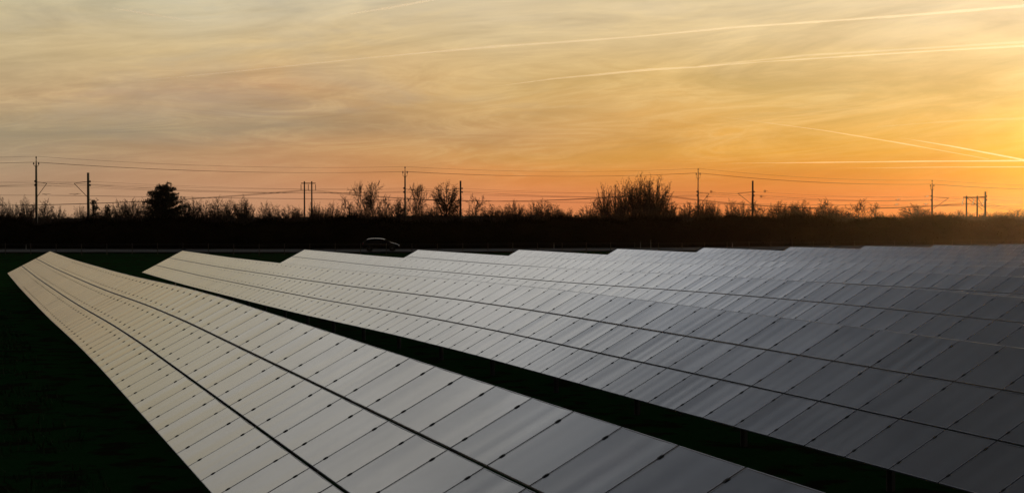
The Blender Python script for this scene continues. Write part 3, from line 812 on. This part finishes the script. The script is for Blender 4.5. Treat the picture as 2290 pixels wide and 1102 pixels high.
def grow_dome(seed, kind):
    """bare tree of unit height and width whose fine twigs end on a rounded outline"""
    r = random.Random(seed * 7 + 1); limbs = MB(); twigs = MB()
    zc, rz, s0, s1, nl, zmin, k = dict(round=(0.77, 0.23, 0.30, 0.66, 46, -0.75, 0.35), oval=(0.73, 0.27, 0.30, 0.68, 42, -0.8, 0.40),
                                    shrub=(0.75, 0.25, 0.10, 0.55, 44, -0.7, 0.5), tall=(0.66, 0.34, 0.18, 0.50, 46, -0.5, 0.6))[kind]
    bulge = [(r.uniform(0, 6.28), r.uniform(-0.3, 1), r.uniform(-0.22, 0.16)) for _ in range(7)]
    def bez(a, c, b, n, jit):
        out = []
        for i in range(n + 1):
            f = i / n; p = a * (1 - f) ** 2 + c * 2 * f * (1 - f) + b * f * f
            if 0 < i: p = p + Vector((r.gauss(0, jit), r.gauss(0, jit), r.gauss(0, jit)))
            out.append(p)
        return out
    lean = Vector((r.uniform(-0.05, 0.05), r.uniform(-0.05, 0.05), 0))
    tp = bez(Vector((0, 0, -0.02)), lean * 0.2 + Vector((0, 0, 0.4)), lean + Vector((0, 0, 0.86)), 6, 0.008)
    limbs.tube(tp, [0.030, 0.024, 0.018, 0.013, 0.009, 0.006, 0.003], 6, cap=False)
    for n_ in range(nl):
        z = r.uniform(zmin, 1.0); a = n_ * 2.39996 + r.uniform(-.3, .3); h = math.sqrt(max(0, 1 - z * z))
        rad = r.uniform(0.78, 1.0) if r.random() < 0.75 else r.uniform(0.4, 0.8)
        for (ba, bz, bs) in bulge:
            w = math.exp(-((math.cos(a - ba) - 1) ** 2 * 3 + (z - bz) ** 2 * 4)); rad *= 1 + bs * w
        e = Vector((math.cos(a) * h * 0.5 * rad, math.sin(a) * h * 0.5 * rad, zc + z * rz * rad))
        zs = min(s0 + (s1 - s0) * r.random() ** 0.8 * (0.4 + 0.6 * (z + 1) / 2), e.z - 0.03); zs = max(zs, 0.0)
        st = lean * zs + Vector((0, 0, zs))
        c = Vector((e.x * (1 - k * 0.6), e.y * (1 - k * 0.6), zs + (e.z - zs) * (0.28 + 0.25 * (1 - k))))
        if kind == 'tall': c = Vector((e.x * 0.42, e.y * 0.42, zs + (e.z - zs) * 0.42))
        lp = bez(st, c, e, 7, 0.010)
        limbs.tube(lp, [0.013 - 0.0104 * i / 7 for i in range(8)], 4, cap=False)
        for b_ in range(8):
            f = 0.35 + 0.65 * (b_ + r.random()) / 8; x = f * 7; j = min(int(x), 6); p = lp[j].lerp(lp[j + 1], x - j)
            d = (lp[j + 1] - lp[j]).normalized()
            o = Vector((p.x, p.y, (p.z - zc) * 0.9)); o = o.normalized() if o.length > 0.02 else Vector((0, 0, 1))
            q = (d * 0.9 + o * 0.5 + Vector((r.gauss(0, .55), r.gauss(0, .55), r.gauss(0.2, .5)))).normalized()
            if kind == 'tall': q = (q + Vector((0, 0, 0.6)) + d * 0.4).normalized()
            q.z *= 0.45; L = r.uniform(0.10, 0.20); m = p + q * L * 0.5 + Vector((r.gauss(0, .01), r.gauss(0, .01), 0)); e2 = p + q * L + Vector((0, 0, 0.01))
            twigs.tube([p, m, e2], [0.0036, 0.0029, 0.0018], 3, cap=False)
            for t_ in range(3 if kind == 'tall' else 4):
                g_ = r.uniform(0.2, 1); pp = p.lerp(m, g_ * 2) if g_ < 0.5 else m.lerp(e2, g_ * 2 - 1)
                q2 = (q + Vector((r.gauss(0, .6), r.gauss(0, .6), r.gauss(0.15, .5)))).normalized(); L2 = r.uniform(0.05, 0.11); q2.z *= 0.6
                pe = pp + q2 * L2; twigs.tube([pp, pe], [0.0027, 0.0015], 3, cap=False)
                for _ in range(1):
                    q3 = (q2 + Vector((r.gauss(0, .6), r.gauss(0, .6), r.gauss(0.1, .5)))).normalized()
                    ps = pp.lerp(pe, r.uniform(0.3, 1)); twigs.tube([ps, ps + q3 * r.uniform(0.025, 0.05)], [0.0024, 0.0014], 3, cap=False)
    zs = sorted(v[2] for v in twigs.v)[int(len(twigs.v) * 0.997)]
    for mb in (limbs, twigs): mb.v = [(x, y, z / zs) for x, y, z in mb.v]
    return limbs.mesh('trunk', M['bark']), twigs.mesh('crown', M['twig']), 1.0
PROTO = {}
for kind, ns in (('oval', 4), ('round', 4), ('tall', 3), ('forked', 2), ('shrub', 3), ('thin', 2)):
    PROTO[kind] = [(grow if kind in ('forked', 'thin') else grow_dome)(31 * k + hash_, kind) for k, hash_ in zip(range(ns), (3, 17, 29, 41))]
def rail_z(x): return 225.0 + (x + 74.7) * 0.462 / 0.887
TG = 'trees of the belt behind the road'
def tree(kind, xp, ytop, wpx, near, label, cat='tree'):
    Z = 230.0
    for _ in range(8): Z = rail_z(px_to_x(xp, Z)) + near
    Z = max(Z, road_y(px_to_x(xp, Z)) + 22)
    x = px_to_x(xp, Z); g0 = -0.5
    H = px_to_z(ytop, Z) - g0; Wd = wpx * Z / F_PX * 1.2
    lm, tm, w0 = rnd.choice(PROTO[kind])
    t = thing('bare_tree', (x, Z, g0), label, cat, TG, rz=rnd.uniform(0, 6.28), scale=(Wd / w0, Wd / w0, H))
    link('trunk', lm, t); link('crown', tm, t)
MARKS = [(82, 'leftmost tall mast'), (198, 'left plain mast'), (365, 'dark pine'), (690, 'two-pole frame left of centre'), (905, 'tall centre-left mast'), (1030, 'plain centre mast'),
         (1425, 'big tree clump'), (1561, 'lattice-topped mast'), (1683, 'thick plain mast'), (2084, 'rightmost tall mast'), (2203, 'mast near the right edge')]
TREES = [  # kind, x, top y, width px, depth offset, look
 ('shrub', 5, 441, 30, -8, 'scraggy'), ('oval', 30, 453, 28, 14, 'low'), ('round', 60, 441, 36, -10, 'broad'), ('oval', 101, 446, 32, 12, 'rounded'),
 ('oval', 133, 461, 26, -6, 'small'), ('shrub', 180, 459, 25, 10, 'oval'), ('shrub', 156, 479, 14, 20, 'tiny'),
 ('round', 272, 447, 36, 14, 'spreading'), ('round', 295, 443, 36, -4, 'full'), ('shrub', 323, 444, 30, 14, 'dense'),
 ('round', 412, 444, 42, -12, 'leaning'), ('oval', 433, 442, 28, 14, 'slim'), ('shrub', 457, 446, 32, 8, 'feathery'),
 ('shrub', 486, 441, 36, -4, 'fan-shaped'), ('oval', 513, 443, 30, 14, 'tall oval'), ('round', 541, 440, 36, 4, 'thick'), ('thin', 566, 441, 26, 12, 'open'), ('shrub', 594, 450, 26, -6, 'dark small'),
 ('shrub', 616, 457, 30, 10, 'low'), ('shrub', 646, 458, 34, -4, 'low wide'), ('shrub', 668, 462, 28, 12, 'short'), ('oval', 702, 449, 24, -9, 'narrow'), ('shrub', 716, 461, 24, 14, 'bushy'), ('shrub', 743, 452, 34, 2, 'upright'),
 ('thin', 783, 433, 34, 6, 'open-crowned'), ('shrub', 799, 459, 32, -10, 'low dense'), ('forked', 822, 400, 44, -12, 'tall forked'), ('thin', 848, 418, 38, -2, 'leaning'), ('thin', 864, 431, 28, 12, 'twiggy'), ('shrub', 856, 460, 26, -8, 'low'),
 ('round', 890, 447, 36, 14, 'bushy'), ('thin', 912, 437, 30, -10, 'thin'), ('forked', 929, 406, 40, -12, 'tall open'), ('shrub', 955, 456, 28, 4, 'small'), ('shrub', 976, 451, 24, 14, 'upright'),
 ('round', 999, 407, 52, -10, 'round-crowned tall'), ('shrub', 1022, 452, 26, 10, 'small'), ('thin', 1060, 431, 44, -12, 'wide feathery'), ('round', 1098, 456, 34, 6, 'compact'), ('shrub', 1128, 458, 30, 12, 'low'), ('round', 1152, 448, 34, -8, 'rounded dense'),
 ('shrub', 1195, 450, 32, 4, 'spiky'), ('shrub', 1214, 446, 36, 14, 'broad'), ('round', 1240, 456, 34, -8, 'rounded'), ('shrub', 1276, 466, 32, 4, 'low'), ('shrub', 1312, 459, 34, -6, 'arched'),
 ('thin', 1338, 438, 32, 10, 'slender'), ('tall', 1352, 411, 32, -8, 'pointed tall'), ('tall', 1376, 414, 36, 8, 'fan-topped tall'), ('tall', 1396, 400, 40, -4, 'highest upright'), ('tall', 1434, 388, 50, -10, 'highest wide'), ('tall', 1418, 402, 40, 12, 'dense'), ('tall', 1468, 394, 56, -4, 'tall spreading'), ('tall', 1452, 404, 44, 10, 'dark'), ('shrub', 1484, 440, 46, 14, 'shorter'),
 ('shrub', 1334, 462, 34, -12, 'leafless low'), ('shrub', 1365, 455, 40, -14, 'dark low'), ('shrub', 1402, 452, 42, -14, 'stout low'), ('shrub', 1445, 453, 42, -14, 'matted low'), ('shrub', 1490, 452, 36, 12, 'tangled low'), ('shrub', 1508, 460, 34, -6, 'low'), ('round', 1541, 452, 36, 10, 'low round'), ('round', 1573, 445, 36, -9, 'rounded'), ('shrub', 1596, 450, 28, 8, 'oval'), ('shrub', 1637, 447, 26, -6, 'narrow'), ('shrub', 1662, 450, 26, 8, 'rounded small'),
 ('thin', 1706, 444, 34, -10, 'open'), ('round', 1742, 450, 38, 6, 'bushy'), ('round', 1770, 455, 34, 14, 'dark'), ('round', 1790, 448, 46, -8, 'broad dark'), ('thin', 1843, 440, 36, -8, 'spiky'), ('round', 1852, 456, 52, 10, 'wide'), ('shrub', 1880, 470, 44, -4, 'low'),
 ('thin', 1917, 441, 36, -6, 'slender bare'), ('thin', 1956, 450, 32, 6, 'leaning slender'), ('round', 2000, 478, 24, 16, 'tiny'), ('round', 2050, 457, 58, 4, 'dome-shaped'),
 ('thin', 2126, 466, 32, 30, 'faint small'), ('thin', 2174, 474, 24, 40, 'tiny faint'), ('shrub', 2226, 472, 46, 34, 'low bushy'), ('round', 2274, 468, 50, 10, 'round low'), ('shrub', 2330, 462, 50, 10, 'low wide')]
used = set()
for kind, xp, yt, wpx, off, look in TREES:
    mk = min(MARKS, key=lambda m: abs(m[0] - xp)); sd = 'left of' if xp < mk[0] - 4 else ('right of' if xp > mk[0] + 4 else 'behind')
    n = sum(1 for q in TREES if (mk[0] < q[1] < xp if xp >= mk[0] else xp < q[1] < mk[0]))
    o_ = ['next', 'second', 'third', 'fourth', 'fifth', 'sixth', 'seventh', 'eighth', 'ninth', 'tenth'][min(n, 9)]
    lb = '%s bare tree, %s one %s the %s' % (look, o_, sd, mk[1]) if sd != 'behind' else '%s bare tree right behind the %s' % (look, mk[1])
    tree(kind, xp, yt, wpx, off, lb)

# low shrubs that close the belt between the taller trees
xp = -30.0
while xp < 2340:
    Z = 225.0
    off = rnd.uniform(-14, -4) if rnd.random() < 0.5 else rnd.uniform(4, 14)
    for _ in range(8): Z = rail_z(px_to_x(xp, Z)) + off
    Z = max(Z, road_y(px_to_x(xp, Z)) + 24)
    x = px_to_x(xp, Z); lift = 7 if xp > 2020 else (5 if 120 < xp < 185 or 1265 < xp < 1300 else 0)
    H = px_to_z(rnd.uniform(466, 484) + lift, Z) + 0.5; Wd = rnd.uniform(40, 66) * Z / F_PX
    lm, tm, w0 = rnd.choice(PROTO['shrub'] + PROTO['round'])
    t = thing('low_shrub', (x, Z, -0.5), 'low bare shrub merging with the dark hedge line under the taller trees', 'shrub', 'low shrubs along the hedge line', rz=rnd.uniform(0, 6.28), scale=(Wd / w0, Wd / w0, H))
    link('trunk', lm, t); link('crown', tm, t)
    xp += rnd.uniform(22, 58)

# ------------------------------------------------------------------ pine and conifers
def pine(xp, ytop, wpx, Z, label, seed, spire=False, shift=1.0):
    r = random.Random(seed); g0 = -0.5; x = px_to_x(xp, Z); H = px_to_z(ytop, Z) - g0; W = wpx * Z / F_PX
    t = thing('pine_tree' if not spire else 'spruce_tree', (x, Z, g0), label, 'pine tree' if not spire else 'spruce', 'dark evergreen trees on the left')
    tr = MB(); tr.tube([(0, 0, 0), (0.05, 0, H * 0.35), (-0.08, 0, H * 0.7), (0, 0, H * 0.97)], [0.22, 0.17, 0.10, 0.03], 8)
    nd = MB()
    def tuft(c, rad, n):
        for _ in range(n):
            d = Vector((r.gauss(0, 1), r.gauss(0, 1), r.gauss(0.25, 0.8))); d.normalize()
            L = rad * r.uniform(0.7, 1.25); w = 0.035 * (rad / 0.3)
            u = d.orthogonal().normalized() * w; u = Matrix.Rotation(r.uniform(0, 6.28), 3, d) @ u
            c2 = c + d * rad * 0.15
            nd.add([c2 - u, c2 + u, c2 + d * L], [(0, 1, 2)])
    nb = 64 if not spire else 34
    for k in range(nb):
        f = (k + 0.5) / nb
        z = H * ((0.30 if not spire else 0.12) + (0.66 if not spire else 0.85) * f)
        if spire: reach = W / 2 * (1.05 - f) ** 0.8
        else: reach = W / 2 * (math.sin(math.pi * (0.16 + 0.80 * f)) ** 0.7) * r.uniform(0.75, 1.12)
        a = k * 2.4 + r.uniform(-0.3, 0.3)
        tip = Vector((math.cos(a) * reach, math.sin(a) * reach, z + (0.10 if not spire else -0.02) * reach + r.uniform(0, 0.4)))
        base = Vector((0, 0, z - 0.15 * reach)); tr.tube([base, base.lerp(tip, 0.6) - Vector((0, 0, 0.08)), tip], [0.05, 0.03, 0.012], 4)
        m = max(3, int(reach / 0.22))
        for q in range(m):
            p = base.lerp(tip, 0.25 + 0.75 * (q + 1) / m)
            for _ in range(4):
                c = p + Vector((r.gauss(0, 0.26), r.gauss(0, 0.26), abs(r.gauss(0, 0.20))))
                tuft(c, 0.30 if not spire else 0.2, 16)
    for k in range(8): tuft(Vector((r.gauss(0, .12), r.gauss(0, .12), H * 0.97 - k * 0.13)), 0.26, 16)
    tr.build('trunk', M['bark'], t); nd.build('crown', M['needle'], t)
pine(367, 415, 84, 205, 'broad dark pine with clumped crown, tallest evergreen on the left', 5)
pine(211, 452, 30, 207, 'small dark spruce just right of the left plain mast', 6, True)
pine(241, 463, 26, 212, 'smaller rounded spruce between the small spruce and the bare trees', 8, True)

# ------------------------------------------------------------------ thicket beyond the road, distant woods
def hnoise(x, k=0):
    return (math.sin(x * 0.21 + 1.7 * k) + 0.6 * math.sin(x * 0.53 + 2.1 + k) + 0.35 * math.sin(x * 1.37 + 0.4 * k)) / 1.95
def thicket():
    b = MB(); r = random.Random(3)
    xs = np.arange(-150, 190, 1.2); ny = 9
    def top(x, Z): 
        xp = x / Z * F_PX + W_PX / 2
        yl = float(np.interp(xp, [-200, 40, 110, 260, 300, 460, 800, 1100, 1300, 1560, 1900, 2040, 2400], [486, 488, 493, 491, 489, 489, 488, 490, 486, 484, 484, 486, 485]))
        return px_to_z(yl, Z) - 0.2 + 0.55 * hnoise(x) + 0.5 * hnoise(x * 2.3, 3) + 0.25 * hnoise(x * 5.1, 4)
    g = []
    for x in xs:
        y0 = road_y(x) + 13.5 + 1.2 * hnoise(x * 0.7, 2)
        for j in range(ny):
            u = j / (ny - 1); y = y0 + 22 * u
            h = top(x, y0 + 8) + 0.5
            z = -0.55 + h * min(1.0, math.sin(math.pi * min(0.06 + 0.88 * u, 1)) ** 0.55) * (0.93 + 0.07 * hnoise(x + 7 * j, j))
            g.append((x + r.uniform(-.3, .3), y, z if 0 < j < ny - 1 else -0.6))
    n = len(xs)
    b.v = g; b.f = [(i * ny + j, (i + 1) * ny + j, (i + 1) * ny + j + 1, i * ny + j + 1) for i in range(n - 1) for j in range(ny - 1)]; b.mi = [0] * len(b.f)
    # leaves and twig ends over the whole surface
    for _ in range(52000):
        i = r.randrange(n - 1); j = min(int(abs(r.gauss(0, 0.42)) * (ny - 2)), ny - 2)
        p = Vector(g[i * ny + j]).lerp(Vector(g[(i + 1) * ny + j + 1]), r.random())
        p = p + Vector((r.gauss(0, 0.5), r.gauss(0, 0.4), r.gauss(0.05, 0.22)))
        d = Vector((r.gauss(0, 0.6), r.gauss(0, 0.6), r.gauss(0.7, 0.6))).normalized(); u = d.orthogonal().normalized()
        u = Matrix.Rotation(r.uniform(0, 6.28), 3, d) @ u
        if r.random() < 0.5: L, w = r.uniform(0.4, 1.0) * (1 + 0.9 * r.random() ** 3), 0.02
        else: L, w = r.uniform(0.12, 0.3), 0.10
        b.add([p - u * w, p + u * w, p + d * L], [(0, 1, 2)])
    # upright shoots in clumps along the crest
    for _ in range(42000):
        i = r.randrange(n - 1); x = xs[i]
        c = max(0.0, 0.45 + 0.55 * hnoise(x * 1.3, 5) + 0.3 * hnoise(x * 3.7, 9))
        j = r.choice((1, 2, 3, 4, 5))
        p = Vector(g[i * ny + j]).lerp(Vector(g[(i + 1) * ny + j + 1]), r.random()) - Vector((0, 0, 0.3))
        L = 0.5 + c * r.uniform(0.3, 1.7)
        d = Vector((r.gauss(0, 0.55), r.gauss(0, 0.3), 1)).normalized(); u = Matrix.Rotation(r.uniform(0, 3.14), 3, 'Z') @ Vector((0.022, 0, 0))
        q = p + d * L * 0.6 + Vector((r.gauss(0, .08), r.gauss(0, .08), 0))
        e = q + (d + Vector((r.gauss(0, .3), 0, 0))).normalized() * L * 0.45
        b.add([p - u, p + u, q + u * 0.8, q - u * 0.8, e], [(0, 1, 2, 3), (3, 2, 4)])
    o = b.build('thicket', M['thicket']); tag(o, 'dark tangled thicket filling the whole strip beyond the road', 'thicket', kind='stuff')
thicket()
def far_wood(name, Y, x0, x1, ytop, label, amp, depth=60):
    b = MB(); r = random.Random(int(Y)); xs = np.arange(x0, x1, Y / 260.0); g = []
    for x in xs:
        h = (HOR - ytop) * Y / F_PX + CZ + amp * hnoise(x * 60 / Y, 1) + amp * 0.5 * r.random()
        for dy, f in ((0, 0), (depth * 0.05, 0.8), (depth * 0.3, 1.0), (depth, 0.9), (depth * 1.05, 0)):
            g.append((x, Y + dy, -0.7 + (h + 0.7) * f))
    n = len(xs); b.v = g; b.f = [(i * 5 + j, (i + 1) * 5 + j, (i + 1) * 5 + j + 1, i * 5 + j + 1) for i in range(n - 1) for j in range(4)]; b.mi = [0] * len(b.f)
    for _ in range(9000):
        i = r.randrange(n - 1); p = Vector(g[i * 5 + 1]).lerp(Vector(g[(i + 1) * 5 + 2]), r.random()); s = Y / 900.0
        p += Vector((r.gauss(0, s), 0, r.gauss(0, 0.5 * s))); d = Vector((r.gauss(0, .5), 0, 1)).normalized()
        b.add([p - Vector((0.3 * s, 0, 0)), p + Vector((0.3 * s, 0, 0)), p + d * r.uniform(0.5, 1.3) * s], [(0, 1, 2)])
    o = b.build(name, M['wood_far']); tag(o, label, 'woodland', kind='stuff')
far_wood('distant_wood', 560, -330, 380, 487, 'low far-off line of woods on the horizon behind the trees', 0.8)

# ------------------------------------------------------------------ condensation trails high in the west
def trail_material(name, dens):
    m = bpy.data.materials.new(name); m.use_nodes = True; t = m.node_tree; t.nodes.clear()
    v = t.nodes.new('ShaderNodeVolumeScatter'); v.inputs['Color'].default_value = (1, 0.96, 0.86, 1); v.inputs['Density'].default_value = dens * 1.0; v.inputs['Anisotropy'].default_value = 0.6
    o = t.nodes.new('ShaderNodeOutputMaterial'); t.links.new(v.outputs[0], o.inputs['Volume'])
    return m
def trail(pts, w, dens, label, D=7000.0):
    """pts in photograph pixels; w full width in pixels at each point"""
    cp = []; rr = []
    for k, (x, y) in enumerate(pts):
        d = Vector(((x - W_PX / 2) / F_PX, 1.0, (HOR - y) / F_PX)) * D
        cp.append(d + Vector((0, 0, CZ)))
        rr.append(w[k] * 0.4 * D / F_PX)
    P, Q = [], []
    for k in range(len(cp) - 1):
        for u in range(6):
            f = u / 6; P.append(cp[k].lerp(cp[k + 1], f)); Q.append((rr[k] * (1 - f) + rr[k + 1] * f) * rnd.uniform(0.85, 1.15))
    P.append(cp[-1]); Q.append(rr[-1])
    c = P[len(P) // 2].copy()
    b = MB(); b.tube([p - c for p in P], Q, 10)
    o = b.build('vapour_trail', trail_material('vapour', dens), loc=c); tag(o, label, 'vapour trail', 'thin vapour trails in the evening sky')
trail([(320, 181), (560, 158), (820, 131), (920, 122), (1100, 106), (1250, 96), (1420, 84), (1640, 63), (1820, 51), (2020, 37), (2400, 6)], [2.5, 4, 3.5, 5, 7, 6, 5, 6, 6, 8, 9], 0.034, 'longest vapour trail, crossing the upper sky down from the right corner')
trail([(1080, 198), (1230, 178), (1450, 157), (1560, 151), (1700, 140), (1900, 127), (2090, 115), (2400, 98)], [0.8, 5, 7, 5, 4, 5, 5, 7], 0.032, 'second long vapour trail below the longest one at upper right')
trail([(1560, 150), (1800, 125), (2100, 107), (2400, 88)], [6, 7, 6, 9], 0.014, 'soft wide vapour trail just above the second long one', 7300)
trail([(1560, 366), (1800, 364), (2060, 361), (2400, 359)], [0.5, 2.6, 4, 5], 0.075, 'level vapour trail low at the right edge, upper of two')
trail([(1850, 377), (2100, 374), (2400, 373)], [0.5, 3, 5], 0.05, 'level vapour trail low at the right edge, lower of two')
trail([(2010, 308), (2130, 328), (2290, 358), (2400, 380)], [0.6, 4, 5, 5], 0.075, 'slanting vapour trail dropping steeply into the right edge')
trail([(1560, 255), (1840, 292), (2010, 320), (2210, 356)], [0.5, 3, 3.5, 2], 0.045, 'faint slanting vapour trail left of the steep one', 7300)
trail([(1960, 284), (2150, 270), (2400, 262)], [3, 6, 10], 0.006, 'broad bright vapour streak at the right edge over the slanting trails', 7400)
trail([(255, 20), (330, 33), (440, 50)], [3, 6, 3], 0.035, 'short soft vapour trail near the top left corner')
trail([(780, 34), (880, 18), (1010, -6)], [3, 7, 6], 0.035, 'short soft vapour trail leaving the top edge left of centre')

# ------------------------------------------------------------------ evening haze
hz = MB(); hz.box(((gx[0] + gx[-1]) / 2, (gy[0] + gy[-1]) / 2, 9.0), (gx[-1] - gx[0] + 4, gy[-1] - gy[0] + 4, 23.6))
hm = bpy.data.materials.new('haze'); hm.use_nodes = True; ht = hm.node_tree; ht.nodes.clear()
hv = ht.nodes.new('ShaderNodeVolumePrincipled'); hv.inputs['Color'].default_value = (0.95, 0.62, 0.40, 1); hv.inputs['Density'].default_value = 0.00002; hv.inputs['Anisotropy'].default_value = 0.91
ho = ht.nodes.new('ShaderNodeOutputMaterial'); ht.links.new(hv.outputs[0], ho.inputs['Volume'])
HAZE = True
if HAZE: tag(hz.build('haze', hm), kind='stuff')
